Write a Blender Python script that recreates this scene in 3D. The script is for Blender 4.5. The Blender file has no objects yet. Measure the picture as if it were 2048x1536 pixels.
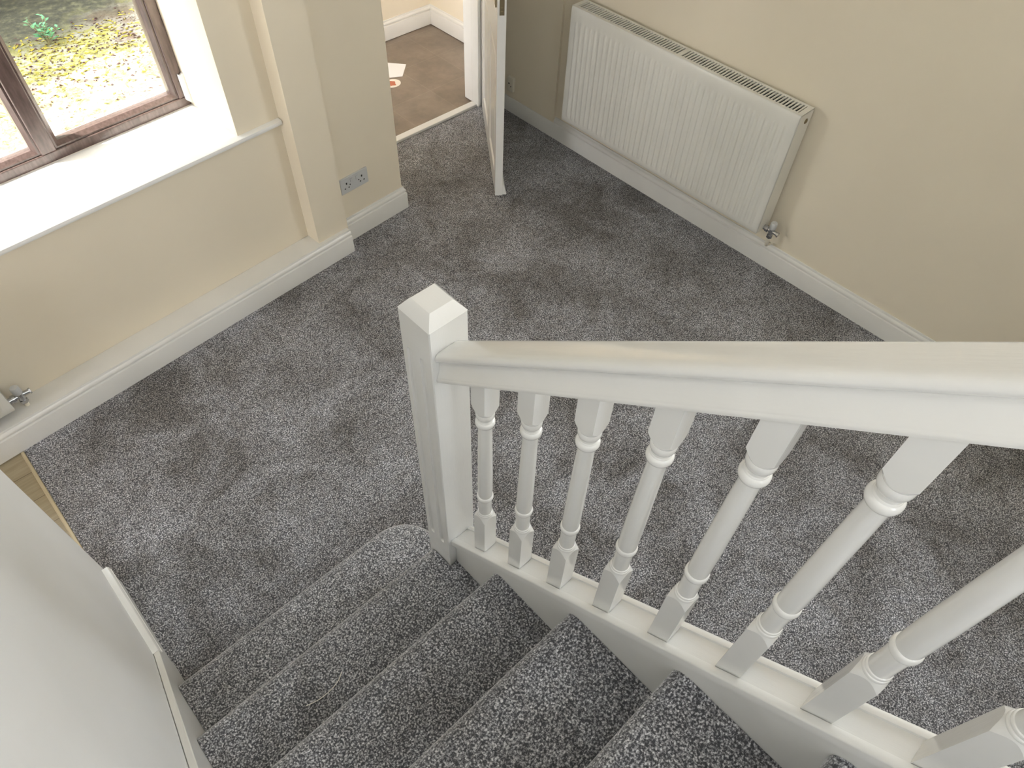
import bpy, math, random
from mathutils import Vector, Matrix
random.seed(7)
S = bpy.context.scene
COL = S.collection
PI = math.pi

# ------------------------------------------------------------------ materials
def new_mat(name):
    m = bpy.data.materials.new(name); m.use_nodes = True
    nt = m.node_tree; b = nt.nodes['Principled BSDF']
    return m, nt, b
def simple(name, col, rough=.5, metal=0, spec=.5, coat=0, emit=None):
    m, nt, b = new_mat(name)
    b.inputs['Base Color'].default_value = (*col, 1); b.inputs['Roughness'].default_value = rough
    b.inputs['Metallic'].default_value = metal; b.inputs['Specular IOR Level'].default_value = spec
    b.inputs['Coat Weight'].default_value = coat; b.inputs['Coat Roughness'].default_value = .08
    return m
def tex(nt, kind, scale, detail=2, rough=.5, vec=None, **kw):
    n = nt.nodes.new(kind); n.inputs['Scale'].default_value = scale
    if 'Detail' in n.inputs: n.inputs['Detail'].default_value = detail
    if 'Roughness' in n.inputs: n.inputs['Roughness'].default_value = rough
    if vec is not None: nt.links.new(vec, n.inputs['Vector'])
    for k, v in kw.items(): setattr(n, k, v)
    return n
def ramp(nt, src, stops):
    r = nt.nodes.new('ShaderNodeValToRGB'); e = r.color_ramp.elements
    while len(e) < len(stops): e.new(.5)
    for i, (p, c) in enumerate(stops):
        e[i].position = p; e[i].color = (*c, 1) if len(c) == 3 else c
    nt.links.new(src, r.inputs['Fac']); return r
def bump(nt, b, src, strength, dist):
    n = nt.nodes.new('ShaderNodeBump'); n.inputs['Strength'].default_value = strength; n.inputs['Distance'].default_value = dist
    nt.links.new(src, n.inputs['Height']); nt.links.new(n.outputs[0], b.inputs['Normal']); return n
def mixc(nt, fac, a, b_, mode='MIX'):
    n = nt.nodes.new('ShaderNodeMix'); n.data_type = 'RGBA'; n.blend_type = mode
    for s, v in ((n.inputs[0], fac), (n.inputs[6], a), (n.inputs[7], b_)):
        if hasattr(v, 'links'): nt.links.new(v, s)
        elif isinstance(v, (int, float)): s.default_value = v
        else: s.default_value = (*v, 1)
    return n.outputs[2]
def coords(nt, which='Object'):
    t = nt.nodes.new('ShaderNodeTexCoord'); return t.outputs[which]

def paint_wall(name, c1, c2, rough=.75):
    m, nt, b = new_mat(name); v = coords(nt)
    n = tex(nt, 'ShaderNodeTexNoise', 2.2, 4, .55, v)
    r = ramp(nt, n.outputs['Fac'], [(.3, c1), (.7, c2)])
    nt.links.new(r.outputs[0], b.inputs['Base Color']); b.inputs['Roughness'].default_value = rough
    b.inputs['Specular IOR Level'].default_value = .3
    n2 = tex(nt, 'ShaderNodeTexNoise', 190, 3, .6, v)
    bump(nt, b, n2.outputs['Fac'], .12, .001)
    return m
def gloss_paint(name, c, rough=.22, grain=0):
    m, nt, b = new_mat(name); v = coords(nt)
    n = tex(nt, 'ShaderNodeTexNoise', 6, 3, .5, v)
    c2 = tuple(x*.955 for x in c)
    r = ramp(nt, n.outputs['Fac'], [(.35, c), (.7, c2)])
    nt.links.new(r.outputs[0], b.inputs['Base Color']); b.inputs['Roughness'].default_value = rough
    mp = nt.nodes.new('ShaderNodeMapping'); mp.inputs['Scale'].default_value = (1, .12, .12) if not grain else grain
    nt.links.new(v, mp.inputs[0])
    n2 = tex(nt, 'ShaderNodeTexNoise', 160, 3, .6, mp.outputs[0])
    bump(nt, b, n2.outputs['Fac'], .22, .0012)
    return m
def carpet_mat(name, gain=1.0, blotch=1.0, sheen=.45):
    m, nt, b = new_mat(name); v = coords(nt)
    n1 = tex(nt, 'ShaderNodeTexNoise', 210, 2.5, .75, v)
    n2 = tex(nt, 'ShaderNodeTexVoronoi', 190, vec=v)
    sub = nt.nodes.new('ShaderNodeMath'); sub.operation = 'SUBTRACT'
    nt.links.new(n1.outputs['Fac'], sub.inputs[0])
    sc = nt.nodes.new('ShaderNodeMath'); sc.operation = 'MULTIPLY'; sc.inputs[1].default_value = .30
    nt.links.new(n2.outputs['Distance'], sc.inputs[0]); nt.links.new(sc.outputs[0], sub.inputs[1])
    g = gain
    r = ramp(nt, sub.outputs[0], [(.15, (.085*g, .088*g, .098*g)), (.29, (.38*g, .385*g, .41*g)), (.40, (.78*g, .785*g, .825*g)), (.52, (.97*g**.5, .98*g**.5, 1.0*g**.5))])
    # trodden pile: broad brushed patches
    n3 = tex(nt, 'ShaderNodeTexNoise', 3.1, 5, .62, v, ); n3.inputs['Distortion'].default_value = .6
    k = lambda c: tuple(1+(x-1)*blotch for x in c)
    r3 = ramp(nt, n3.outputs['Fac'], [(.36, k((.64, .615, .58))), (.5, k((.96, .95, .94))), (.66, k((1.26, 1.27, 1.29)))])
    n4 = tex(nt, 'ShaderNodeTexNoise', 24, 3, .6, v)
    r4 = ramp(nt, n4.outputs['Fac'], [(.33, k((.84, .82, .80))), (.62, k((1.06, 1.06, 1.07)))])
    c = mixc(nt, 1.0, r.outputs[0], r3.outputs[0], 'MULTIPLY')
    c = mixc(nt, 1.0, c, r4.outputs[0], 'MULTIPLY')
    nt.links.new(c, b.inputs['Base Color'])
    b.inputs['Roughness'].default_value = .95; b.inputs['Specular IOR Level'].default_value = .1
    b.inputs['Sheen Weight'].default_value = sheen; b.inputs['Sheen Roughness'].default_value = .38
    b.inputs['Sheen Tint'].default_value = (1, .99, .99, 1)
    bump(nt, b, sub.outputs[0], .45, .005)
    return m
def wood_floor():
    m, nt, b = new_mat('laminate floor'); v = coords(nt)
    mp = nt.nodes.new('ShaderNodeMapping'); mp.inputs['Rotation'].default_value = (0, 0, 0); nt.links.new(v, mp.inputs[0])
    br = nt.nodes.new('ShaderNodeTexBrick'); br.inputs['Scale'].default_value = 1.0
    br.inputs['Brick Width'].default_value = 1.2; br.inputs['Row Height'].default_value = .135
    br.inputs['Mortar Size'].default_value = .0015; br.inputs['Color1'].default_value = (.33, .28, .19, 1)
    br.inputs['Color2'].default_value = (.38, .32, .22, 1); br.inputs['Mortar'].default_value = (.14, .10, .06, 1)
    nt.links.new(mp.outputs[0], br.inputs['Vector'])
    m2 = nt.nodes.new('ShaderNodeMapping'); m2.inputs['Scale'].default_value = (1, 14, 1); nt.links.new(v, m2.inputs[0])
    n = tex(nt, 'ShaderNodeTexNoise', 5, 5, .6, m2.outputs[0])
    r = ramp(nt, n.outputs['Fac'], [(.3, (.8, .78, .74)), (.7, (1.1, 1.1, 1.1))])
    nt.links.new(mixc(nt, 1, br.outputs['Color'], r.outputs[0], 'MULTIPLY'), b.inputs['Base Color'])
    b.inputs['Roughness'].default_value = .38
    return m
def tile_mat():
    m, nt, b = new_mat('brown slate tile'); v = coords(nt)
    br = nt.nodes.new('ShaderNodeTexBrick'); br.offset = 0
    br.inputs['Brick Width'].default_value = .33; br.inputs['Row Height'].default_value = .33
    br.inputs['Scale'].default_value = 1; br.inputs['Mortar Size'].default_value = .003
    br.inputs['Color1'].default_value = (.185, .15, .12, 1); br.inputs['Color2'].default_value = (.20, .165, .135, 1); br.inputs['Mortar'].default_value = (.22, .185, .15, 1)
    nt.links.new(v, br.inputs['Vector'])
    n = tex(nt, 'ShaderNodeTexNoise', 5, 6, .65, v)
    r = ramp(nt, n.outputs['Fac'], [(.3, (.75, .73, .72)), (.7, (1.25, 1.22, 1.2))])
    nt.links.new(mixc(nt, 1, br.outputs['Color'], r.outputs[0], 'MULTIPLY'), b.inputs['Base Color'])
    b.inputs['Roughness'].default_value = .42
    bump(nt, b, n.outputs['Fac'], .2, .01)
    return m
def frame_wood():
    m, nt, b = new_mat('brown window wood'); v = coords(nt)
    mp = nt.nodes.new('ShaderNodeMapping'); mp.inputs['Scale'].default_value = (12, 12, 2); nt.links.new(v, mp.inputs[0])
    n = tex(nt, 'ShaderNodeTexNoise', 8, 5, .6, mp.outputs[0])
    r = ramp(nt, n.outputs['Fac'], [(.3, (.052, .032, .029)), (.7, (.105, .070, .064))])
    nt.links.new(r.outputs[0], b.inputs['Base Color']); b.inputs['Roughness'].default_value = .32
    bump(nt, b, n.outputs['Fac'], .15, .002)
    return m
def ground_mat():
    m, nt, b = new_mat('garden ground'); v = coords(nt)
    n = tex(nt, 'ShaderNodeTexNoise', 2.6, 9, .72, v)
    r = ramp(nt, n.outputs['Fac'], [(.38, (.16, .11, .07)), (.46, (.30, .27, .22)), (.52, (.25, .23, .03)), (.58, (.34, .32, .27)), (.66, (.22, .23, .03)), (.74, (.30, .28, .24))])
    n2 = tex(nt, 'ShaderNodeTexNoise', 30, 5, .75, v)
    r2 = ramp(nt, n2.outputs['Fac'], [(.36, (.14, .09, .08)), (.47, (1, 1, 1))])
    c = mixc(nt, 1, r.outputs[0], r2.outputs[0], 'MULTIPLY')
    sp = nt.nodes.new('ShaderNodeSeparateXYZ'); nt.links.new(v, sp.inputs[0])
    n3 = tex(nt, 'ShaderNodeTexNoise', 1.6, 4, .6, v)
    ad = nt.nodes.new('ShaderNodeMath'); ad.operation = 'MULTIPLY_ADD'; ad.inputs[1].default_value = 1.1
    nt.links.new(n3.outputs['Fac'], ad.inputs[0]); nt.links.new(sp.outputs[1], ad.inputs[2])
    soil_shade = nt.nodes.new('ShaderNodeMapRange'); soil_shade.inputs[1].default_value = 6.45; soil_shade.inputs[2].default_value = 7.05  # dark earth with the far-edge shade painted into its colour
    nt.links.new(ad.outputs[0], soil_shade.inputs[0])
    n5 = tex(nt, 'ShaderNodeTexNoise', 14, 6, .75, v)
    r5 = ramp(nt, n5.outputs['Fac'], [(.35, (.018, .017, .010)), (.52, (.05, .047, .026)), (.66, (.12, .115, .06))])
    nt.links.new(mixc(nt, soil_shade.outputs[0], c, r5.outputs[0]), b.inputs['Base Color'])
    b.inputs['Roughness'].default_value = .9
    bump(nt, b, n2.outputs['Fac'], .6, .02)
    return m
def glass_mat():
    m, nt, b = new_mat('window glass')
    nt.nodes.remove(b); out = nt.nodes['Material Output']
    t = nt.nodes.new('ShaderNodeBsdfTransparent'); g = nt.nodes.new('ShaderNodeBsdfGlossy'); g.inputs['Roughness'].default_value = .01
    t.inputs[0].default_value = (.96, .98, .97, 1)
    mx = nt.nodes.new('ShaderNodeMixShader')
    mx.inputs[0].default_value = .05; nt.links.new(t.outputs[0], mx.inputs[1]); nt.links.new(g.outputs[0], mx.inputs[2])
    nt.links.new(mx.outputs[0], out.inputs[0]); return m

CG = .84
M = dict(
    wall=paint_wall('magnolia wall paint', (.79, .715, .585), (.82, .745, .61)),
    pale=paint_wall('pale stair wall paint', (.86, .865, .875), (.89, .895, .91)),
    ceil=paint_wall('ceiling paint', (.78, .76, .72), (.8, .78, .74)),
    trim=gloss_paint('white gloss trim', (.78, .772, .745), .25),
    rail=gloss_paint('white gloss banister', (.80, .795, .775), .13),
    sill=gloss_paint('white sill paint', (.88, .88, .87), .2),
    carpet=carpet_mat('grey flecked carpet', CG),
    carpet_st=carpet_mat('grey flecked stair carpet', CG, .6, 1.0),
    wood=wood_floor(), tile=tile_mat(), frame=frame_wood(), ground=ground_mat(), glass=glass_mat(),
    rad=gloss_paint('white radiator enamel', (.755, .745, .70), .3),
    dark=simple('dark opening', (.02, .018, .016), .8),
    chrome=simple('chrome', (.50, .51, .53), .25, 1),
    brass=simple('tarnished brass', (.30, .25, .16), .45, 1),
    plastic=simple('white plastic', (.56, .57, .58), .35),
    plastic_warm=simple('ivory plastic', (.74, .70, .60), .4),
    door=gloss_paint('white door paint', (.79, .79, .775), .2),
    paper=simple('white paper', (.85, .85, .86), .6),
    food=simple('red brown print', (.42, .13, .07), .6), food2=simple('pale print', (.80, .74, .66), .6),
    leaf=simple('plant leaf', (.09, .26, .12), .5), stem=simple('plant stem', (.16, .14, .07), .7),
    dleaf=simple('fallen leaf', (.30, .24, .02), .7), dleaf2=simple('brown leaf', (.06, .022, .018), .8), shade_hedge=simple('dark evergreen foliage', (.02, .035, .012), .8),
    render=paint_wall('garden wall render', (.40, .46, .38), (.48, .52, .44)),
    strip=simple('beige threshold strip', (.50, .42, .28), .4),
    thread=simple('pale thread', (.80, .78, .70), .5),
    stone=simple('pale paving', (.70, .68, .62), .8),
)

# ------------------------------------------------------------------ mesh helpers
class MB:
    def __init__(s): s.v = []; s.f = []; s.mi = []; s.cur = 0
    def add(s, vs, fs):
        o = len(s.v); s.v += [tuple(p) for p in vs]
        for f in fs: s.f.append([i+o for i in f]); s.mi.append(s.cur)
        return s
    def box(s, x0, x1, y0, y1, z0, z1):
        return s.add([(x0,y0,z0),(x1,y0,z0),(x1,y1,z0),(x0,y1,z0),(x0,y0,z1),(x1,y0,z1),(x1,y1,z1),(x0,y1,z1)],
                     [(3,2,1,0),(4,5,6,7),(0,1,5,4),(1,2,6,5),(2,3,7,6),(3,0,4,7)])
    def prism(s, poly, f0, f1):
        """poly: list of 2D points; f0/f1 map (a,b)->xyz for both ends"""
        n = len(poly)
        s.add([f0(*p) for p in poly] + [f1(*p) for p in poly],
              [tuple(range(n))[::-1], tuple(range(n, 2*n))] + [(i, (i+1) % n, n+(i+1) % n, n+i) for i in range(n)])
        return s
    def loft(s, rings, cap=True, closed=True):
        n = len(rings[0]); o = len(s.v); vs = [p for r in rings for p in r]; fs = []
        for k in range(len(rings)-1):
            for i in range(n if closed else n-1):
                j = (i+1) % n; fs.append((k*n+i, k*n+j, (k+1)*n+j, (k+1)*n+i))
        if cap: fs.append(tuple(range(n))[::-1]); fs.append(tuple(range((len(rings)-1)*n, len(rings)*n)))
        return s.add(vs, fs)
    def cyl(s, a, b, r0, r1=None, n=20):
        a = Vector(a); b = Vector(b); d = (b-a).normalized(); r1 = r0 if r1 is None else r1
        u = d.orthogonal().normalized(); w = d.cross(u)
        ring = lambda c, r: [c+u*math.cos(2*PI*i/n)*r+w*math.sin(2*PI*i/n)*r for i in range(n)]
        return s.loft([ring(a, r0), ring(b, r1)])
    def tube(s, pts, r, n=12):
        pts = [Vector(p) for p in pts]; rings = []; u = None
        for i, p in enumerate(pts):
            d = (pts[min(i+1, len(pts)-1)]-pts[max(i-1, 0)]).normalized()
            u = d.orthogonal().normalized() if u is None else (u-d*u.dot(d)).normalized()
            w = d.cross(u); rr = r[i] if isinstance(r, (list, tuple)) else r
            rings.append([p+u*math.cos(2*PI*k/n)*rr+w*math.sin(2*PI*k/n)*rr for k in range(n)])
        return s.loft(rings)
    def lathe(s, a, axis, prof, n=24):
        a = Vector(a); d = Vector(axis).normalized(); u = d.orthogonal().normalized(); w = d.cross(u)
        return s.loft([[a+d*h+u*math.cos(2*PI*i/n)*r+w*math.sin(2*PI*i/n)*r for i in range(n)] for r, h in prof])
    def build(s, name, mats, parent=None, smooth=None, bev=0, seg=2):
        me = bpy.data.meshes.new(name); me.from_pydata([tuple(p) for p in s.v], [], s.f)
        mats = mats if isinstance(mats, (list, tuple)) else [mats]
        for m in mats: me.materials.append(m)
        for p, i in zip(me.polygons, s.mi): p.material_index = min(i, len(mats)-1)
        import bmesh
        bm = bmesh.new(); bm.from_mesh(me); bmesh.ops.recalc_face_normals(bm, faces=bm.faces); bm.to_mesh(me); bm.free()
        if smooth:
            me.polygons.foreach_set('use_smooth', [True]*len(me.polygons)); me.set_sharp_from_angle(angle=math.radians(smooth))
        me.update()
        o = bpy.data.objects.new(name, me); COL.objects.link(o)
        if parent: o.parent = parent
        if bev:
            b = o.modifiers.new('bevel', 'BEVEL'); b.width = bev; b.segments = seg; b.limit_method = 'ANGLE'; b.angle_limit = math.radians(40)
            if not smooth:
                me.polygons.foreach_set('use_smooth', [True]*len(me.polygons)); me.set_sharp_from_angle(angle=math.radians(35))
                b.harden_normals = True
        return o
def empty(name, loc=(0,0,0), rz=0):
    o = bpy.data.objects.new(name, None); COL.objects.link(o); o.location = loc; o.rotation_euler = (0,0,rz); o.empty_display_size = .1
    return o
def tag(o, label=None, cat=None, group=None, kind=None):
    if label: o['label'] = label
    if cat: o['category'] = cat
    if group: o['group'] = group
    if kind: o['kind'] = kind
    return o
def struct(o, label, cat):
    return tag(o, label, cat, kind='structure')

# ------------------------------------------------------------------ dimensions (metres)
YW, TH = 2.6671, math.atan(.0689)            # window wall: plane through (0, YW), turned by TH
cT, sT = math.cos(TH), math.sin(TH)
def W(u, w, z=0): return (u*cT-w*sT, YW+u*sT+w*cT, z)
def front(o): o.location = (0, YW, 0); o.rotation_euler = (0, 0, TH); return o
XR = 3.208                                    # right wall plane
XL = .030                                     # stair wall face
YB = -1.6; ZC = 3.5; YWE = 1.80
SK = [(0,0),(.018,0),(.018,.092),(.0165,.0955),(.0125,.0972),(.0105,.0995),(.0105,.1015),(.0150,.1040),(.0155,.1080),(.0140,.1150),(.0098,.1205),(.0072,.1235),(.0072,.1262),(.0052,.1325),(0,.1325)]

# ------------------------------------------------------------------ floors
m = MB()
pl = [(0,YB),(XR+.02,YB),(XR+.02,3.295),(2.05,3.295),W(2.05,.05)[:2],(0,2.62)]
m.prism(pl, lambda a,b:(a,b,-.03), lambda a,b:(a,b,0))
struct(m.build('floor', M['carpet']), 'dark grey flecked carpet covering the whole hall floor', 'carpet')
m = MB(); m.prism([(-3.2,YB),(0,YB),(0,2.75),(-3.2,2.55)], lambda a,b:(a,b,-.05), lambda a,b:(a,b,-.006))
struct(m.build('floor', M['wood']), 'pale laminate floor beyond the end of the stair wall', 'floor')
m = MB(); m.box(1.9,3.8,3.30,4.5,-.05,-.004)
struct(m.build('floor', M['tile']), 'brown tiled floor of the porch beyond the open door', 'floor')
m = MB(); m.prism([(-.015,-.006),(-.013,-.001),(-.010,.003),(-.003,.003),(-.001,.001),(-.001,-.006)], lambda a,b:(a,1.88,b), lambda a,b:(a,2.54,b))
struct(m.build('trim_1', M['strip'], smooth=40), 'thin beige metal strip where carpet meets laminate floor', 'threshold strip')

# ------------------------------------------------------------------ window wall, pilaster, doorway wall
WZ0, WZ1, WU0, WU1 = .745, 1.95, -.46, 1.312
WT = .47
m = MB()
m.box(-3.3, 1.512, 0, WT, -.05, WZ0); m.box(-3.3, 1.512, 0, WT, WZ1, ZC)
m.box(-3.3, WU0, 0, WT, WZ0, WZ1)
m.box(WU1, 1.512, 0, WT, WZ0, WZ1)
m.box(1.512, 1.69, -.088, WT, -.05, ZC)                      # pipe-boxing pilaster
wf = struct(front(m.build('wall_front', M['wall'])), 'cream window wall with a square pilaster near its right end', 'wall')
m = MB(); pts = [W(1.69,-.03)[:2], W(2.10,-.03)[:2], (2.097,3.42), (1.60,3.42), W(1.69,.02)[:2]]
m.prism(pts, lambda a,b:(a,b,-.05), lambda a,b:(a,b,ZC))
m.prism([(2.097,3.29),(XR+.1,3.29),(XR+.1,3.42),(2.097,3.42)], lambda a,b:(a,b,2.12), lambda a,b:(a,b,ZC))   # over the door
m.box(3.17, 3.50, 3.29, 3.42, -.05, 2.12)
struct(m.build('wall_doorway', M['wall'], bev=.003), 'cream wall with the double socket beside the open doorway', 'wall')
# boxed ledge and skirtings
m = MB(); m.box(-3.2, 1.684, -.104, -.0005, -.05, .1318)
struct(front(m.build('trim_2', M['trim'], bev=.002)), 'white painted ledge boxed in along the foot of the window wall', 'ledge')
def skirt(name, u0, u1, back, label, parent_front=True):
    m = MB(); m.prism([(-a, b) for a, b in SK], lambda a,b:(u0,back+a,b), lambda a,b:(u1,back+a,b))
    o = m.build(name, M['trim'], smooth=28)
    if parent_front: front(o)
    return struct(o, label, 'skirting board')
skirt('baseboard_front', -3.2, 1.684, -.104, 'long white moulded skirting below the window ledge')
m = MB()
c0 = 2.10
# mitred return round the doorway corner, in window-wall axes
def pathsk(m, path, dirs):
    rings = [[(px+dx*a, py+dy*a, b) for a, b in SK] for (px, py), (dx, dy) in zip(path, dirs)]
    m.loft(rings)
pathsk(m, [(1.688,-.030),(2.10,-.030),(2.10,.40)], [(0,-1),(1,-1),(1,0)])
struct(front(m.build('baseboard_doorway', M['trim'], smooth=28)), 'short white skirting under the double socket, turning into the doorway', 'skirting board')
# window sill board
m = MB(); prof = [(.340,.746),(-.018,.746),(-.026,.749),(-.029,.7575),(-.026,.766),(-.018,.769),(.340,.769)]
m.prism(prof, lambda a,b:(WU0+.001,a,b), lambda a,b:(WU1-.0,a,b))
m.prism([(-.001,.746),(-.018,.746),(-.026,.749),(-.029,.7575),(-.026,.766),(-.018,.769),(-.001,.769)], lambda a,b:(WU1,a,b), lambda a,b:(1.508,a,b))
m.prism([(-.001,.746),(-.018,.746),(-.026,.749),(-.029,.7575),(-.026,.766),(-.018,.769),(-.001,.769)], lambda a,b:(WU0-.15,a,b), lambda a,b:(WU0+.001,a,b))
win = struct(empty('window_1'), 'brown wooden window with white sill looking onto the garden', 'window'); front(win)
m.build('window_sill', M['sill'], win, smooth=40)
# frame: outer frame, mullions, beads, panes
def rbox(m, u0, u1, w0, w1, z0, z1): m.box(u0, u1, w0, w1, z0, z1)
FW0, FW1 = .340, .405
m = MB()
rbox(m, WU0, WU1-.0005, FW0, FW1, .769, .808); rbox(m, WU0, WU1-.0005, FW0, FW1, WZ1-.05, WZ1)
rbox(m, 1.268, WU1-.0005, FW0, FW1, .808, WZ1-.05); rbox(m, WU0, WU0+.06, FW0, FW1, .808, WZ1-.05)
m.build('window_frame', M['frame'], win, bev=.004)
MULL = [(.683,.741), (.107,.165)]
for a, b in MULL:
    m = MB(); rbox(m, a, b, FW0-.004, FW1, .808, WZ1-.05); m.build('mullion', M['frame'], win, bev=.006)
panes = [(.741,1.268), (.165,.683), (WU0+.06,.107)]
for a, b in panes:
    m = MB(); z0, z1, t = .808, WZ1-.05, .022
    A = [(a,z0),(b,z0),(b,z1),(a,z1)]; Bq = [(a+t,z0+t),(b-t,z0+t),(b-t,z1-t),(a+t,z1-t)]; Cq = [(a+t*.35,z0+t*.35),(b-t*.35,z0+t*.35),(b-t*.35,z1-t*.35),(a+t*.35,z1-t*.35)]
    vs = [(x,FW0+.008,z) for x,z in A]+[(x,FW0+.008,z) for x,z in Cq]+[(x,FW0+.024,z) for x,z in Bq]+[(x,FW1-.008,z) for x,z in Bq]+[(x,FW1-.008,z) for x,z in A]
    fs = [(4*k+i,4*k+(i+1)%4,4*k+4+(i+1)%4,4*k+4+i) for k in range(4) for i in range(4)]
    fs += [(16+i,16+(i+1)%4,(i+1)%4,i) for i in range(4)]
    m.add(vs, fs); m.build('glazing_bead', M['frame'], win)
    m = MB(); m.box(a+.012, b-.012, FW0+.032, FW0+.036, z0+.012, z1-.012); m.build('window_pane', M['glass'], win)
m = MB(); m.prism([(1.290,.800),(1.313,.776),(1.313,.914),(1.300,.905),(1.291,.912)], lambda a,b:(a,.326,b), lambda a,b:(a,.3405,b))
m.build('plaster_patch', M['sill'], win, bev=.003)
m = MB(); m.box(WU0-.05, WU1+.05, WT-.065, WT+.06, WZ0-.03, WZ0+.015); m.build('outer_sill', M['sill'], win, bev=.004)

# ------------------------------------------------------------------ right wall, back, left room
m = MB(); m.box(XR, XR+.15, .35, 3.30, -.05, ZC); m.box(XR, XR+.15, YB-.1, -.95, -.05, ZC); m.box(XR, XR+.15, -.95, .35, -.05, 1.5); m.box(XR, XR+.15, -.95, .35, 3.1, ZC); m.box(XR-.016, XR+.001, 2.725, 3.30, .10, ZC)
struct(m.build('wall_right', M['wall']), 'long cream wall behind the wide white radiator', 'wall')
m = MB(); m.prism([(XR-a, b) for a, b in SK], lambda a,b:(a,YB,b), lambda a,b:(a,2.725,b))
m.prism([(XR-a*(1.0), b) for a, b in SK], lambda a,b:(a,2.725,b), lambda a,b:(a,3.295,b))
struct(m.build('baseboard_right', M['trim'], smooth=28), 'white moulded skirting running along below the wide radiator', 'skirting board')
m = MB(); m.box(-.10, XL, YB, YWE, -.05, ZC)
struct(m.build('wall_left', M['pale'], bev=.006), 'pale off-white stair wall close to the camera', 'wall')
BW = (.2, 1.15, 2.3, 3.38)
m = MB(); m.box(-3.3, XR+.15, YB-.15, YB, -.05, BW[2]); m.box(-3.3, XR+.15, YB-.15, YB, BW[3], ZC)
m.box(-3.3, BW[0], YB-.15, YB, BW[2], BW[3]); m.box(BW[1], XR+.15, YB-.15, YB, BW[2], BW[3])
struct(m.build('wall_back', M['wall']), 'cream rear wall at the head of the stairs', 'wall')
m = MB(); m.box(-3.3, -3.15, YB, 1.2, -.05, ZC); m.box(-3.3, -3.15, 2.1, 2.6, -.05, ZC); m.box(-3.3,-3.15,1.2,2.1,2.1,ZC); m.box(-3.3,-3.15,1.2,2.1,-.05,.5)
struct(m.build('wall_side', M['wall']), 'cream far side wall of the room beyond the stair wall', 'wall')
m = MB(); m.prism([(-3.3,YB-.15),(XR+.6,YB-.15),(XR+.6,4.5),(1.75,4.5),W(1.75,WT)[:2],W(-3.3,WT)[:2]], lambda a,b:(a,b,ZC), lambda a,b:(a,b,ZC+.15))
struct(m.build('ceiling', M['ceil']), 'flat white ceiling over the hall', 'ceiling')
# unseen rear window, added to let in fill light
w2 = struct(empty('fill_window_rear'), 'unseen window added in the rear wall for fill light', 'window')
m = MB(); x0,x1,z0,z1 = BW
m.box(x0,x1,YB-.1,YB-.04,z0,z0+.05); m.box(x0,x1,YB-.1,YB-.04,z1-.05,z1); m.box(x0,x0+.05,YB-.1,YB-.04,z0+.05,z1-.05); m.box(x1-.05,x1,YB-.1,YB-.04,z0+.05,z1-.05); m.box(.65,.70,YB-.1,YB-.04,z0+.05,z1-.05)
m.build('window_frame', M['frame'], w2, bev=.003)
m = MB(); m.box(x0+.04,x1-.04,YB-.072,YB-.068,z0+.04,z1-.04); m.build('window_pane', M['glass'], w2)

w4 = struct(empty('fill_window_right'), 'unseen tall window added in the right wall for fill light', 'window')  # unseen opening, added to throw fill light onto the stair wall
m = MB()
for q in ((-.95,.35,1.5,1.55),(-.95,.35,3.05,3.1),(-.95,-.90,1.55,3.05),(.30,.35,1.55,3.05),(-.33,-.27,1.55,3.05)): m.box(XR+.04,XR+.1,q[0],q[1],q[2],q[3])
m.build('window_frame', M['frame'], w4, bev=.003)
m = MB(); m.box(XR+.068,XR+.072,-.91,.31,1.54,3.06); m.build('window_pane', M['glass'], w4)
# ------------------------------------------------------------------ porch
m = MB(); m.box(1.75, 3.75, 4.36, 4.5, -.05, ZC); m.box(3.572, 3.75, 3.42, 4.36, -.05, ZC)
m.box(1.75, 1.9, 3.42, 4.36, 2.15, ZC); m.box(1.75,1.9,3.42,3.5,-.05,2.15); m.box(1.75,1.9,4.28,4.36,-.05,2.15); m.box(1.75,1.9,3.5,4.28,-.05,.35)
struct(m.build('wall_porch', M['wall']), 'cream porch walls seen through the open doorway', 'wall')
m = MB(); pathsk(m, [(1.92,4.36),(3.572,4.36),(3.572,3.43)], [(0,-1),(-1,-1),(-1,0)])
struct(m.build('baseboard_porch', M['trim'], smooth=28), 'white skirting meeting in the corner of the porch', 'skirting board')
m = MB(); m.box(2.10, 3.075, 3.285, 3.335, -.01, .016)
struct(m.build('trim_3', M['trim'], bev=.005, seg=3), 'white painted door threshold across the open doorway', 'threshold')
# door frame
m = MB()
m.prism([(3.072,3.27),(3.19,3.27),(3.19,3.42),(3.088,3.42),(3.088,3.33),(3.072,3.33)], lambda a,b:(a,b,0), lambda a,b:(a,b,2.12))
m.prism([(2.098,3.27),(2.142,3.27),(2.142,3.33),(2.126,3.33),(2.126,3.42),(2.098,3.42)], lambda a,b:(a,b,0), lambda a,b:(a,b,2.12))
m.box(2.098,3.19,3.27,3.42,2.08,2.12)
d1 = struct(empty('door_1', (3.086,3.262,0)), 'white panelled door standing open, seen nearly edge on', 'door')
m2 = m; fr = m2.build('trim_4', M['trim'], bev=.003); struct(fr, 'white door frame around the doorway to the porch', 'door frame')
# leaf: local x from hinge to leading edge, local y = thickness
A = Vector((3.094,3.262)); Bp = Vector((2.530,2.517)); dv = (Bp-A); DL = dv.length
d1.location = (A.x, A.y, 0); d1.rotation_euler = (0,0,math.atan2(dv.y, dv.x))
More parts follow.
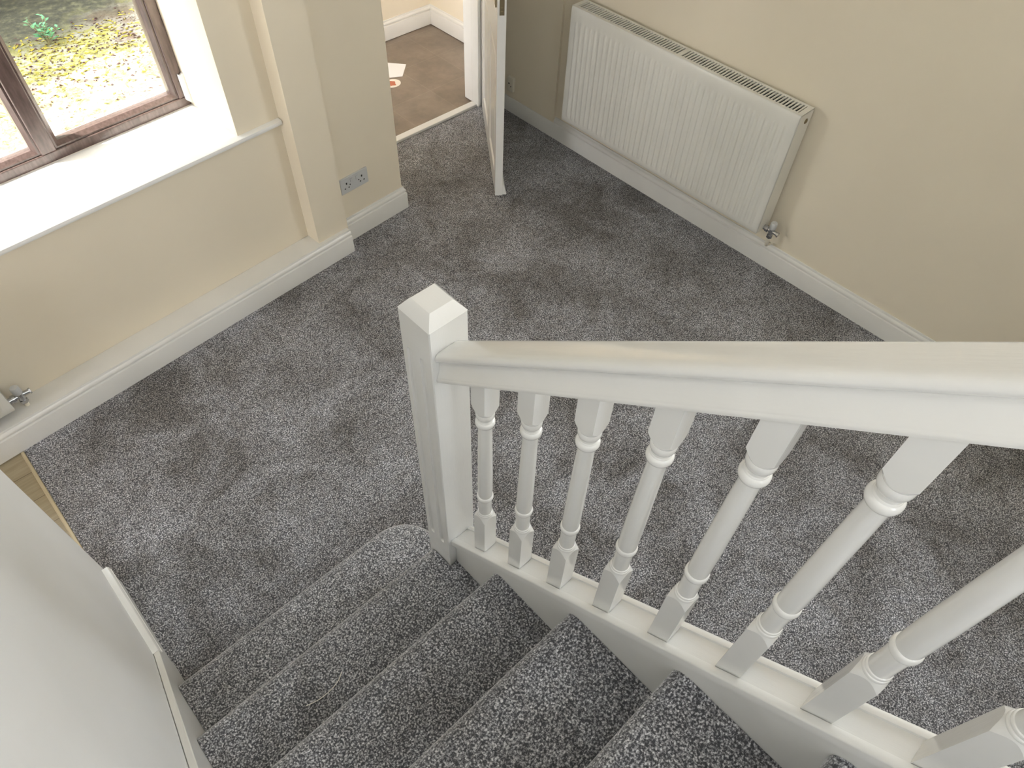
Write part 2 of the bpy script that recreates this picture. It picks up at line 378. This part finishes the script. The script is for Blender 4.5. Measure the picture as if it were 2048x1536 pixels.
# local +y of this frame points to (-dy,dx) rotated: check side so thickness goes toward the radiator wall
nrm = Vector((-dv.y, dv.x)).normalized(); sgn = 1 if nrm.dot(Vector((1,-.7))) > 0 else -1
def yy(t): return sgn*t
def panel_door():
    m = MB(); t = .040; z0, z1 = .012, 2.06
    pan = [(.12,.435,.125,.79),(.555,.865,.125,.79),(.12,.435,.96,1.92),(.555,.865,.96,1.92)]
    xs = sorted({0, DL, .12,.435,.555,.865}); zs = sorted({z0,z1,.125,.79,.96,1.92})
    for side, ysf in ((0, 0.0), (1, t)):
        for i in range(len(xs)-1):
            for j in range(len(zs)-1):
                a,b,c,d = xs[i],xs[i+1],zs[j],zs[j+1]
                if any(abs(a-p[0])<1e-6 and abs(b-p[1])<1e-6 and abs(c-p[2])<1e-6 and abs(d-p[3])<1e-6 for p in pan):
                    dirn = 1 if side == 0 else -1
                    lv = [(0,0),(.010,.009),(.018,.010),(.05,.003),(.05,.003)]
                    rings = [[(a+o,yy(ysf+dirn*h),c+o),(b-o,yy(ysf+dirn*h),c+o),(b-o,yy(ysf+dirn*h),d-o),(a+o,yy(ysf+dirn*h),d-o)] for o,h in lv[:4]]
                    n = len(rings); vs = [p for r in rings for p in r]
                    fs = [(4*k+q,4*k+(q+1)%4,4*k+4+(q+1)%4,4*k+4+q) for k in range(n-1) for q in range(4)] + [tuple(range(4*n-4,4*n))]
                    m.add(vs, fs)
                else:
                    m.add([(a,yy(ysf),c),(b,yy(ysf),c),(b,yy(ysf),d),(a,yy(ysf),d)], [(0,1,2,3)])
    m.add([(0,yy(0),z0),(DL,yy(0),z0),(DL,yy(t),z0),(0,yy(t),z0),(0,yy(0),z1),(DL,yy(0),z1),(DL,yy(t),z1),(0,yy(t),z1)], [(0,1,2,3),(4,5,6,7),(1,2,6,5),(3,0,4,7)])
    return m
m = panel_door()
import bmesh as _b
leaf = m.build('door_leaf', M['door'], d1)
m = MB(); m.prism([(.040,.018),(.062,.018),(.062,.026),(.050,.075),(.040,.082)], lambda a,b:(.0,yy(a),b), lambda a,b:(DL+.002,yy(a),b))
tag(m.build('weather_bar', M['door'], d1, bev=.002))
m = MB(); m.box(DL-.0005, DL+.002, min(yy(.009),yy(.031)), max(yy(.009),yy(.031)), .985, 1.16); 
for zz in (.995,1.01,1.05,1.08): m.box(DL+.001, DL+.005, min(yy(.014),yy(.026)), max(yy(.014),yy(.026)), zz, zz+.009)
tag(m.build('latch_plate', M['brass'], d1, bev=.0008), 'tarnished metal latch plate')
for side in (0,1):
    s_ = -1 if side == 0 else 1; y0 = 0 if side == 0 else .04
    m = MB(); m.box(DL-.085, DL-.045, min(yy(y0),yy(y0+s_*.006)), max(yy(y0),yy(y0+s_*.006)), 1.00, 1.15)
    m.tube([(DL-.065,yy(y0+s_*.004),1.10),(DL-.065,yy(y0+s_*.045),1.10),(DL-.085,yy(y0+s_*.052),1.10),(DL-.17,yy(y0+s_*.05),1.098)], [.009,.009,.009,.007])
    m.build('door_handle', M['brass'], d1, smooth=50)

# ------------------------------------------------------------------ staircase
G, R_, YN, ZR = .2547, .2125, 1.2064, .2125
XS0, XS1 = .050, .8635
NST = 9
stair = tag(empty('staircase', (.45, 1.2, 0)), 'straight staircase of dark grey carpeted steps with white side strings', 'staircase')
def P(o):  # keep world coordinates while parented
    o.matrix_parent_inverse = Matrix.Translation((-.45,-1.2,0)); return o
def nose(z, r=.031, over=.018, drop=.060, zb=None):
    """(inset, z) list from the riser foot up round the nosing to the tread; inset measured back from the front face"""
    pts = [(over, zb), (over, z-drop), (over*.55, z-drop+.004)]
    pts += [(0.001, z-drop+.010), (0, z-r-.004)]
    for k in range(1, 8):
        a = PI/2*k/7; pts.append((r*1.25*(1-math.cos(a)), z-r-.001+(r+.001)*math.sin(a)))
    return pts
for k in range(NST):
    y, z = YN+.004-G*k, ZR+R_*k; yb = YN-G*(k+1)-.016; zb = ZR+R_*(k-1) + (0.0005 if k == 0 else 0)
    m = MB(); pr = nose(z, zb=zb)
    if k == 0:
        rings = []; NX, NYF = .836, .967
        for d, zz in pr:
            rr = .142-d; ctr = (.788, y-.142)
            c = [(XS0+.001, y-d)] + [(XS0+(ctr[0]-XS0)*q/8, y-d) for q in range(1, 8)]
            c += [(ctr[0]+rr*math.sin(PI/2*q/14), ctr[1]+rr*math.cos(PI/2*q/14)) for q in range(15)]
            c += [(ctr[0]+rr, NYF), (NX, NYF), (NX, yb), (XS0+.001, yb)]
            rings.append([(a, b, zz) for a, b in c])
        m.loft(rings)
    elif k == 1:
        body = pr + [(y-yb, z), (y-yb, zb)]
        m.prism(body, lambda d,zz:(XS0+.001,y-d,zz), lambda d,zz:(.8365,y-d,zz))
        m.box(.8365, XS1, yb, .8665, zb, z)
    else:
        body = pr + [(y-yb, z), (y-yb, zb)]
        m.prism(body, lambda d,zz:(XS0+.001,y-d,zz), lambda d,zz:(XS1,y-d,zz))
    P(m.build('stair_step', M['carpet_st'], stair, smooth=50))
TN = .8350
line = lambda y: 1.2225-TN*(y)                     # nosing line height
# wall string
m = MB(); yt = YN-G*(NST-1)-.2
def ws(x): 
    z0 = lambda y: line(y)+.062
    ys = 1.378
    return [(x, ys, .0005), (x, ys, z0(ys)), (x, yt, z0(yt)), (x, yt, z0(yt)-.5), (x, 1.0, .0005)]
a = ws(XL+.0015); b_ = ws(XS0)
n = len(a); m.add(a+b_, [tuple(range(n))[::-1], tuple(range(n,2*n))]+[(i,(i+1)%n,n+(i+1)%n,n+i) for i in range(n)])
P(m.build('wall_string', M['sill'], stair, bev=.003, seg=3))  # whiter paint imitates the strong light along this string
m = MB(); prof = [(XL,0),(.0465,0),(.0465,.100),(.0525,.104),(.0535,.108),(.050,.112),(.0515,.118),(.0515,.126),(.048,.1325),(XL,.1325)]
m.prism(prof, lambda a,b:(a,1.379,b), lambda a,b:(a,1.757,b))
struct(m.build('baseboard_left', M['sill'], smooth=30), 'white skirting at the foot of the stair wall, lit strip painted whiter', 'skirting board')  # painted whiter so the colour carries the brightly lit strip
# outer string
S1 = 1.2695
def board(m, x0, x1, y0, y1, top, depth):
    lo = lambda y: max(0.0, top(y)-depth)
    ys = [y0, y1]; ycross = None
    pts = [(y0, top(y0)), (y1, top(y1)), (y1, lo(y1))]
    yc = (S1-depth)/TN
    if y1 < yc < y0: pts.append((yc, 0))
    pts.append((y0, lo(y0)))
    m.prism(pts, lambda a,b:(x0,a,b), lambda a,b:(x1,a,b))
m = MB(); board(m, XS1+.0006, .912, .8660, yt, lambda y: S1-.0035-TN*y, .50)
P(m.build('outer_string', M['trim'], stair))
# upstairs landing
m = MB(); m.box(XL+.001, 1.9, YB+.001, YN-G*NST-.0165, 1.86, ZR+R_*NST)
struct(m.build('floor', M['carpet']), 'carpeted landing at the head of the stairs', 'floor')

# ------------------------------------------------------------------ banister
ban = tag(empty('banister', (.888,.917,0)), 'white painted banister with square newel post and turned spindles beside the stairs', 'banister')
def Q(o): o.matrix_parent_inverse = Matrix.Translation((-.888,-.917,0)); return o
# base rail
BRP = [(.8520,-.001),(.8495,.0015),(.8495,.0262),(.8500,.0282),(.8512,.0297),(.8532,.0306),(.8580,.0310),(.8640,.0306),(.8655,.0300),(.8662,.0245),(.9098,.0245),(.9105,.0300),(.9120,.0306),(.9180,.0306),(.9215,.0295),(.9242,.0272),(.9257,.0240),(.9262,.0205),(.9262,.0015),(.9240,-.001)]
m = MB(); m.prism(BRP, lambda x,h:(x,.8675,S1-TN*.8675+h), lambda x,h:(x,yt,S1-TN*yt+h))
Q(m.build('base_rail', M['rail'], ban, smooth=30))
# handrail
H0 = 2.031; hx = .8815
half = [(.0325,0),(.0333,.004),(.0333,.0085),(.0325,.0100),(.0322,.0125),(.0312,.016),(.0292,.022),(.0262,.030),(.0243,.038),(.0232,.045),(.0232,.052),(.0250,.0575),(.0292,.0612),(.0325,.0655),(.0336,.0710),(.0330,.0770),(.0305,.0825),(.0265,.0862),(.0200,.0878),(0,.0885)]
prof = [(-a,h) for a,h in half] + [(a,h) for a,h in half[::-1][1:]]
NYS = 40
m = MB(); ya, yb_ = .8675, yt
rings = []
for i in range(NYS+1):
    y = ya+(yb_-ya)*i/NYS
    rings.append([(hx+a, y, H0-TN*y+h) for a, h in prof])
m.loft(rings)
hr = Q(m.build('handrail', M['rail'], ban, smooth=35))
# newel
def newel(x0, y0, w, zb, zt, fl=True):
    m = MB(); e = .0022
    def ring(z, dep):
        pts = []
        def face(fx):
            L = []
            for cfr in (.26, .69):
                c = w*cfr
                for q in range(-4, 5):
                    t = q/4.0; hw = .0095*max(.05, dep**.5 if dep > 0 else .05)
                    L.append((c+t*hw, .0060*dep*(1-t*t)**.5 if abs(t) < 1 else 0))
            return L
        # -x face from far (y0+w) to near (y0)
        pts.append((x0, y0+w-e))
        for s, d in face(0): pts.append((x0+d, y0+w-s))
        pts.append((x0, y0+e)); pts.append((x0+e, y0))
        pts.append((x0+w-e, y0)); pts.append((x0+w, y0+e))
        for s, d in face(0): pts.append((x0+w-d, y0+s))
        pts.append((x0+w, y0+w-e)); pts.append((x0+w-e, y0+w)); pts.append((x0+e, y0+w))
        return [(a, b, z) for a, b in pts]
    zs = [(zb, 0), (zb+(.54-zb if zb < .5 else .2), 0)]
    f0, f1 = zs[-1][0], zt-.098
    zs += [(f0+.002,.35),(f0+.005,.7),(f0+.009,.93),(f0+.014,1),(f1-.014,1),(f1-.009,.93),(f1-.005,.7),(f1-.002,.35),(f1,0),(zt,0)]
    m.loft([ring(z, d) for z, d in zs])
    p = .0193
    def sq(o, z): return [(x0+o,y0+o,z),(x0+w-o,y0+o,z),(x0+w-o,y0+w-o,z),(x0+o,y0+w-o,z)]
    m.loft([sq(0.0003, zt-.0001), sq(.0010, zt+.0015), sq(p-.001, zt+.0255), sq(p+.001, zt+.0268)])
    return m
Q(newel(.8393, .8680, .0974, .0005, 1.4590).build('newel_post', M['rail'], ban, smooth=30))
Q(newel(.8393, yt-.0975, .0974, ZR+R_*NST+.001, 3.05).build('newel_post', M['rail'], ban, smooth=30))
# spindles
HWB = .0205; NA = 32
def spindle(y, parent):
    zl, zu = .9321+TN*(.7644-y), 1.2460+TN*(.7644-y); x = .888
    def Rsq(a):
        return HWB/max(abs(math.cos(a)), abs(math.sin(a)))
    angs = [2*PI*i/NA+PI/NA*0 for i in range(NA)]
    m = MB(); rings = []
    def sqring(fz): 
        r = []
        for a in angs:
            R = min(Rsq(a), HWB*1.39); px, py = x+R*math.cos(a), y+R*math.sin(a); r.append((px, py, fz(R, px, py)))
        return r
    circ = lambda r, z: [(x+r*math.cos(a), y+r*math.sin(a), z) for a in angs]
    m.loft([sqring(lambda R,px,py: S1+.0255-TN*py), sqring(lambda R,px,py: zl-.089-(R-HWB)*1.9)], cap=True)
    rings.append(sqring(lambda R,px,py: zl-.0889-(R-HWB)*1.9)); rings.append(circ(.0192, zl-.0838)); m.loft(rings); rings = []
    for r, z in ((.0180,-.0870),(.0199,-.0850),(.0200,-.0825),(.0192,-.0805),(.0176,-.0795),(.0176,-.0785),(.0186,-.0775),(.0188,-.0755),(.0180,-.0735),(.0166,-.0725),(.0164,-.060),(.0166,-.035),(.0168,-.012),(.0166,-.0092),
                 (.0190,-.0080),(.0203,-.0050),(.0206,-.001),(.0200,.0040),(.0188,.0062),(.0172,.0072),(.0176,.012),(.0181,.035),(.0179,.09),(.0170,.17),(.0160,.25),(.0153,.300)):
        rings.append(circ(r, zl+z))
    for r, z in ((.0155,-.0120),(.0180,-.0115),(.0205,-.0090),(.0216,-.0045),(.0213,.0000),(.0195,.0035),(.0172,.0050),(.0168,.0065),(.0157,.0080),(.0156,.0120),(.0168,.0160),(.0185,.0180),(.0200,.0215),(.0207,.0265),(.0204,.0315),(.0190,.0360),(.0170,.0400)):
        rings.append(circ(r, zu+z))
    m.loft(rings)
    m.loft([circ(.0192, zu+.0345), sqring(lambda R,px,py: zu+.0375+(R-HWB)*2.0)])
    m.loft([sqring(lambda R,px,py: zu+.0376+(R-HWB)*2.0), sqring(lambda R,px,py: H0+.0005-TN*py)])
    return Q(m.build('spindle', M['rail'], parent, smooth=32))
y = .7644
while y > yt+.03:
    spindle(y, ban); y -= .1289

# ------------------------------------------------------------------ radiators
def radiator(origin, rz, L, z0, z1, D, label, nrib, flip=False):
    root = tag(empty('radiator', origin, rz), label, 'radiator')
    H = z1-z0
    # front panel with pressed flutes
    m = MB(); e = .012; zrows = [0, e, .030, .036, .044, .052, H*.5, H-.082, H-.074, H-.066, H-.058, H-e, H]
    env = [0, 0, 0, .35, .85, 1, 1, 1, .85, .35, 0, 0, 0]
    per = 10; ny = nrib*per; L0 = .026; st = (L-2*L0)/nrib
    xsn = [0] + [L0+st*i/per for i in range(ny+1)] + [L]
    def rib(i):
        if i < 0 or i > ny: return 0
        t = (i % per)/per; return max(0, math.sin(PI*(t-.22)/.56))**.7 if .22 < t < .78 else 0
    rows = []
    for zz, en in zip(zrows, env):
        rows.append([(x, -.0045*en*rib(i-1) + (.006 if zz in (0, H) else 0), z0+zz) for i, x in enumerate(xsn)])
    nx = len(xsn); vs = [p for r in rows for p in r]; fs = [(k*nx+i, k*nx+i+1, (k+1)*nx+i+1, (k+1)*nx+i) for k in range(len(rows)-1) for i in range(nx-1)]
    m.add(vs, fs); o = len(m.v)
    m.box(0, L, .0065, .012, z0, z1-.001)
    m.build('front_panel', M['rad'], root, smooth=60)
    m = MB(); m.box(0, L, D-.014, D-.002, z0, z1-.002); m.build('rear_panel', M['rad'], root, bev=.002)
    m = MB(); m.box(.01, L-.01, .014, D-.016, z0+.05, z1-.014); m.build('slot_shade', M['dark'], root)  # solid dark block, paints the shade seen through the grille slots
    # top grille
    m = MB(); zt = z1+.001; zb = z1-.004
    m.box(-.002, L+.002, .004, .022, zb, zt); m.box(-.002, L+.002, D-.016, D, zb, zt)
    m.box(-.002, .022, .022, D-.016, zb, zt); m.box(L-.022, L+.002, .022, D-.016, zb, zt)
    ns = int((L-.044)/.0162)
    for i in range(ns):
        x = .022+(L-.044)*(i+.5)/ns; hw = .0036
        m.box(x-hw, x+hw, .022, D-.016, zb, zt)
    m.box(L*.5-.012, L*.5+.012, .022, D-.016, zb, zt+.0005)
    m.build('top_grille', M['rad'], root)
    for x0_, x1_ in ((-.002, .0005), (L-.0005, L+.002)):
        m = MB(); m.box(x0_, x1_, .008, D, z0+.004, z1); sp = m.build('side_panel', M['rad'], root, bev=.0008)
        xc = L if x0_ > .1 else 0; sg = 1 if x0_ > .1 else -1
        m = MB(); m.lathe((xc+sg*.002, D*.62, z1-.045), (sg,0,0), [(.012,0),(.012,.0015),(.009,.002),(.009,.004),(.004,.006)])
        tag(m.build('bleed_plug', M['brass'], root, smooth=40), 'small dull metal bleed plug')
    # valve at the right hand end
    zv = z0+.012; yv = D*.62
    v = empty('valve'); v.parent = root
    v2 = MB(); v2.lathe((L+.002, yv, zv), (1,0,0), [(.013,0),(.013,.010),(.0165,.011),(.0165,.024),(.0105,.025),(.0105,.044)])
    v2.cyl((L+.044,yv,zv-.024), (L+.044,yv,zv+.018), .0125)
    v2.lathe((L+.044,yv,zv-.038), (0,0,1), [(.0155,0),(.0155,.016)], 6)
    v2.tube([(L+.044,yv,zv+.002),(L+.080,yv-.002,zv-.001)], .0095)
    v2.lathe((L+.078,yv-.002,zv-.001), (1,0,0), [(.0125,0),(.0125,.006),(.009,.007)], 6)
    bpy.data.objects.remove(v)
    vo = tag(v2.build('radiator_valve', M['chrome'], root, smooth=45), 'chrome radiator valve')
    v3 = MB(); v3.lathe((L+.044,yv,zv+.014), (0,0,1), [(.0155,0),(.0170,.004),(.0165,.030),(.0135,.036),(.005,.037)])
    v3.build('valve_cap', M['plastic'], vo, smooth=45)
    v4 = MB(); v4.tube([(L+.044,yv,zv-.030),(L+.044,yv,z0-.06),(L+.044,yv+.006,z0-.078),(L+.044,yv+.04,z0-.09)], .0090)
    tag(v4.build('pipe', M['plastic_warm'], root, smooth=60), 'short ivory pipe below the valve')
    # wall brackets
    for bx in (L*.18, L*.82):
        mb = MB(); mb.box(bx-.015, bx+.015, D-.002, D+.0185, z0+.05, z1-.05); mb.build('bracket', M['rad'], root)
    return root
radiator((3.079,2.564,0), -PI/2, 1.322, .237, .861, .108, 'wide white ribbed radiator on the long wall right of the open door', 39)
o = W(-1.0, -.100, 0)
radiator(o, TH, 1.063, .180, .66, .080, 'white radiator under the window, only its corner in view at the left edge', 30)

# ------------------------------------------------------------------ sockets
def double_socket(loc, rz):
    r = tag(empty('double_socket', loc, rz), 'white double socket outlet low on the cream wall left of the doorway', 'socket')
    m = MB(); m.box(0,.168,-.010,0,0,.084); m.build('faceplate', M['plastic'], r, bev=.0025)
    for cx in (.036,.130):
        m = MB()
        m.box(cx-.0035,cx+.0035,-.0112,-.0098,.048,.058); m.box(cx-.015,cx-.008,-.0112,-.0098,.025,.030); m.box(cx+.008,cx+.015,-.0112,-.0098,.025,.030)
        m.cyl((cx+.020 if cx<.1 else cx-.020,-.0112,.040),(cx+.020 if cx<.1 else cx-.020,-.0098,.040),.003)
        tag(m.build('pin_holes', M['dark'], r), 'dark pin holes')
    for cx in (.066,.100):
        m = MB(); m.box(cx-.007,cx+.007,-.0135,-.0095,.050,.070); m.build('rocker_switch', M['plastic'], r, bev=.001)
    return r
double_socket(W(1.722,-.0305,.277), TH)
r = tag(empty('telephone_socket', (XR-.0165,3.115,.150), -PI/2), 'small white socket box low on the wall behind the open door', 'socket')
m = MB(); m.box(0,.052,-.020,0,0,.090); m.build('faceplate', M['plastic_warm'], r, bev=.004)
m = MB(); m.box(.012,.022,-.0212,-.0195,.045,.053); m.box(.030,.036,-.0212,-.0195,.030,.036); tag(m.build('pin_holes', M['dark'], r), 'dark holes')

# ------------------------------------------------------------------ loose items
def flat_poly(m, pts, z0, t):
    m.prism(pts, lambda a,b:(a,b,z0), lambda a,b:(a,b,z0+t))
m = MB(); flat_poly(m, [(2.983-.06,4.103+.05),(3.057,3.998),(2.941,3.888),(2.865,3.93)], -.0035, .002)
tag(m.build('envelope', M['paper']), 'crumpled white paper envelope lying on the brown porch tiles', 'paper')
lf = tag(empty('leaflet', (2.835,3.86,-.0035)), 'round-edged leaflet with a red-brown picture beside the white envelope', 'leaflet')
m = MB(); m.prism([(.058*math.cos(2*PI*i/28),.052*math.sin(2*PI*i/28)) for i in range(28)], lambda a,b:(a,b,0), lambda a,b:(a,b,.0012)); m.build('sheet', M['food2'], lf)
m = MB(); random.seed(3)
m.prism([((.030+.006*math.sin(3*a))*math.cos(a)-.006,(.030+.006*math.cos(5*a))*math.sin(a)) for a in [2*PI*i/24 for i in range(24)]], lambda a,b:(a,b,.0012), lambda a,b:(a,b,.0018))
tag(m.build('printed_picture', M['food'], lf), 'red-brown printed picture')

m = MB(); m.tube([(.420,.830,.4275),(.403,.818,.4285),(.383,.812,.4290),(.361,.810,.4288),(.338,.811,.4290),(.318,.816,.4285),(.302,.822,.4272)], .0011, 8)
tag(m.build('thread', M['thread'], smooth=60), 'single pale curved thread lying on the second carpeted step', 'thread')

# ------------------------------------------------------------------ garden
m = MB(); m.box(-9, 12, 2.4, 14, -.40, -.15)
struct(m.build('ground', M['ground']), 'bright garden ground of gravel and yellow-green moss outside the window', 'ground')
m = MB(); m.prism([(-6,2.9),(1.7,3.45),(1.7,4.9),(-6,4.35)], lambda a,b:(a,b,-.16), lambda a,b:(a,b,-.137))
struct(m.build('patio', M['stone']), 'pale sunlit paving strip just outside the window', 'paving')
m = MB(); m.prism([(-8,7.75),(9,7.75),(9,7.95),(-8,7.95)], lambda a,b:(a,b,-.15), lambda a,b:(a,b,2.75))
struct(m.build('garden_wall', M['render']), 'grey-green garden wall shading the far edge of the garden', 'wall')
random.seed(11)
m = MB()
for i in range(2600):
    m.cur = i % 2
    x = random.uniform(.2, 3.4); y = random.triangular(4.95, 6.38, 6.1); a = random.uniform(0, 2*PI); L = random.uniform(.007,.022)*(1.15 if m.cur == 0 else .8); wd = L*.4
    c, s_ = math.cos(a), math.sin(a); t1 = random.uniform(.001,.012); z = -.1485
    pt = lambda p, q, h: (x+p*c-q*s_, y+p*s_+q*c, z+h)
    m.add([pt(-L,0,0),pt(0,-wd,t1),pt(L,0,.002),pt(0,wd,t1*.6),pt(0,0,.0)], [(0,1,4),(1,2,4),(2,3,4),(3,0,4)])
tag(m.build('fallen_leaves', [M['dleaf'], M['dleaf2']]), 'yellow and brown fallen leaves scattered on the garden ground', 'leaves', kind='stuff')
hd = tag(empty('shade_hedge', (1.5, 6.95, -.15)), 'unseen evergreen foliage added to shade the far garden ground', 'shade_hedge')  # unseen foliage mass, added to block skylight over the far ground
hm = MB(); random.seed(5)
for k in range(9):
    cx, ry = -5.2+k*1.3, .50
    rings = []
    for i in range(13):
        th_ = PI*i/12; z = .55+1.35-1.35*math.cos(th_); rr = max(.04, math.sin(th_)**.5)
        rings.append([(cx+(.80*rr*(1+random.uniform(-.09,.09)))*math.cos(2*PI*j/24), .0+(ry*rr*(1+random.uniform(-.12,.12)))*math.sin(2*PI*j/24), z) for j in range(24)])
    hm.loft(rings)
hm.build('foliage', M['shade_hedge'], hd)
hm = MB()
for k in range(9):
    hm = MB(); hm.cyl((-5.2+k*1.3,.1,0), (-5.2+k*1.3,.1,.75), .04, .03, 10); hm.build('trunk', M['stem'], hd)
pl = tag(empty('garden_plant', (1.42,6.10,-.15)), 'small bright green leafy plant growing in the garden ground', 'plant')
m = MB(); ml = MB()
for i in range(11):
    a = i*2.4; r = .012+.007*(i % 6); h = .12+.02*(i % 5)
    tip = (math.cos(a)*r*2.2, math.sin(a)*r*2.2, h); mid = (math.cos(a)*r, math.sin(a)*r, h*.55)
    m.tube([(0,0,0), mid, tip], [.003,.0025,.0012], 6)
    for j in range(5):
        t = .35+.16*j; b = a+j*2.1; L = .055-.005*j
        bx, by, bz = tip[0]*t, tip[1]*t, tip[2]*t
        d = Vector((math.cos(b), math.sin(b), .35)).normalized(); n_ = Vector((-math.sin(b), math.cos(b), 0)); up = Vector((0,0,1))
        B0 = Vector((bx,by,bz)); ml.add([B0, B0+d*L*.5+n_*L*.32+up*.003, B0+d*L, B0+d*L*.5-n_*L*.32+up*.003, B0+d*L*.5-up*.002], [(0,1,4),(1,2,4),(2,3,4),(3,0,4)])
m.build('stem', M['stem'], pl); ml.build('leaves', M['leaf'], pl)

# unseen canopy, added to keep the sun off the porch opening
m = MB(); m.box(.15, 1.75, 3.45, 5.4, 2.25, 2.33)
struct(m.build('added_canopy', M['trim']), 'unseen flat canopy added to block sun at the porch opening', 'canopy')
# ------------------------------------------------------------------ light
w = bpy.data.worlds.new('sky'); S.world = w; w.use_nodes = True; nt = w.node_tree
bg = nt.nodes['Background']
tcw = nt.nodes.new('ShaderNodeTexCoord'); sep = nt.nodes.new('ShaderNodeSeparateXYZ'); nt.links.new(tcw.outputs['Generated'], sep.inputs[0])
cr = nt.nodes.new('ShaderNodeValToRGB'); e = cr.color_ramp.elements
e[0].position = .0; e[0].color = (1.0, .975, .965, 1); e[1].position = .9; e[1].color = (.89, .915, 1.0, 1)
nt.links.new(sep.outputs[2], cr.inputs[0]); nt.links.new(cr.outputs[0], bg.inputs['Color'])
SKY = 15.0; SUN = 30.0
bg.inputs['Strength'].default_value = SKY
sd = bpy.data.lights.new('sun', 'SUN'); so = bpy.data.objects.new('sun', sd); COL.objects.link(so)
sd.energy = SUN; sd.angle = math.radians(1.0); sd.color = (1, .95, .86)
so.rotation_euler = Vector((.75,-.33,-1.0)).to_track_quat('-Z', 'Y').to_euler(); so.location = (-3, 6, 6)
def portal(name, loc, aim, sx, sy):
    l = bpy.data.lights.new(name, 'AREA'); l.shape = 'RECTANGLE'; l.size = sx; l.size_y = sy; l.cycles.is_portal = True
    o = bpy.data.objects.new(name, l); COL.objects.link(o); o.location = loc; o.rotation_euler = Vector(aim).to_track_quat('-Z', 'Z').to_euler()
    return o
uc = (WU0+WU1)/2
portal('window_daylight', W(uc, WT+.02, (WZ0+WZ1)/2), (sT,-cT,0), WU1-WU0+.1, WZ1-WZ0+.05)
portal('rear_fill_portal', ((BW[0]+BW[1])/2, YB-.16, (BW[2]+BW[3])/2), (0,1,0), BW[1]-BW[0], BW[3]-BW[2])  # sky portal for the added rear window
portal('right_fill_portal', (XR+.16, -.30, 2.30), (-1,0,0), 1.3, 1.6)  # sky portal for the added right wall window
portal('porch_daylight', (1.74, 3.89, 1.25), (1,0,0), .80, 1.82)
portal('side_daylight', (-3.31, 1.65, 1.3), (1,0,0), .92, 1.62)

# ------------------------------------------------------------------ camera
cam = bpy.data.cameras.new('camera'); co = bpy.data.objects.new('camera', cam); COL.objects.link(co)
Rc = ((0.72897964,-0.68387339,0.03009772),(-0.52393996,-0.58571393,-0.61840611),(0.44054013,0.43503606,-0.78528212))
rt, dn, fw = (Vector(r) for r in Rc)
mt = Matrix((( rt.x,-dn.x,-fw.x),(rt.y,-dn.y,-fw.y),(rt.z,-dn.z,-fw.z))).to_4x4()
mt.translation = Vector((.3264,.1370,2.4375)); co.matrix_world = mt
cam.sensor_width = 36; cam.lens = 36*1405.17/2048; cam.clip_start = .02
S.camera = co
fl = bpy.data.lights.new('camera_flash', 'AREA'); fl.shape = 'RECTANGLE'; fl.size = .022; fl.size_y = .012; fl.energy = .7; fl.color = (1, .98, .96)
fo = bpy.data.objects.new('camera_flash', fl); COL.objects.link(fo); fm = mt.copy(); fm.translation = co.matrix_world.translation - rt*.035 - dn*.04 + fw*.01; fo.matrix_world = fm
S.view_settings.view_transform = 'Standard'; S.view_settings.look = 'None'; S.view_settings.gamma = 1; S.view_settings.use_curve_mapping = False
S.view_settings.exposure = -.16
S.cycles.max_bounces = 8; S.cycles.diffuse_bounces = 5; S.cycles.use_adaptive_sampling = True; S.cycles.adaptive_threshold = .025; S.cycles.glossy_bounces = 4; S.cycles.transparent_max_bounces = 12
S.cycles.caustics_reflective = False; S.cycles.caustics_refractive = False; S.cycles.sample_clamp_indirect = 6
S.cycles.use_denoising = True
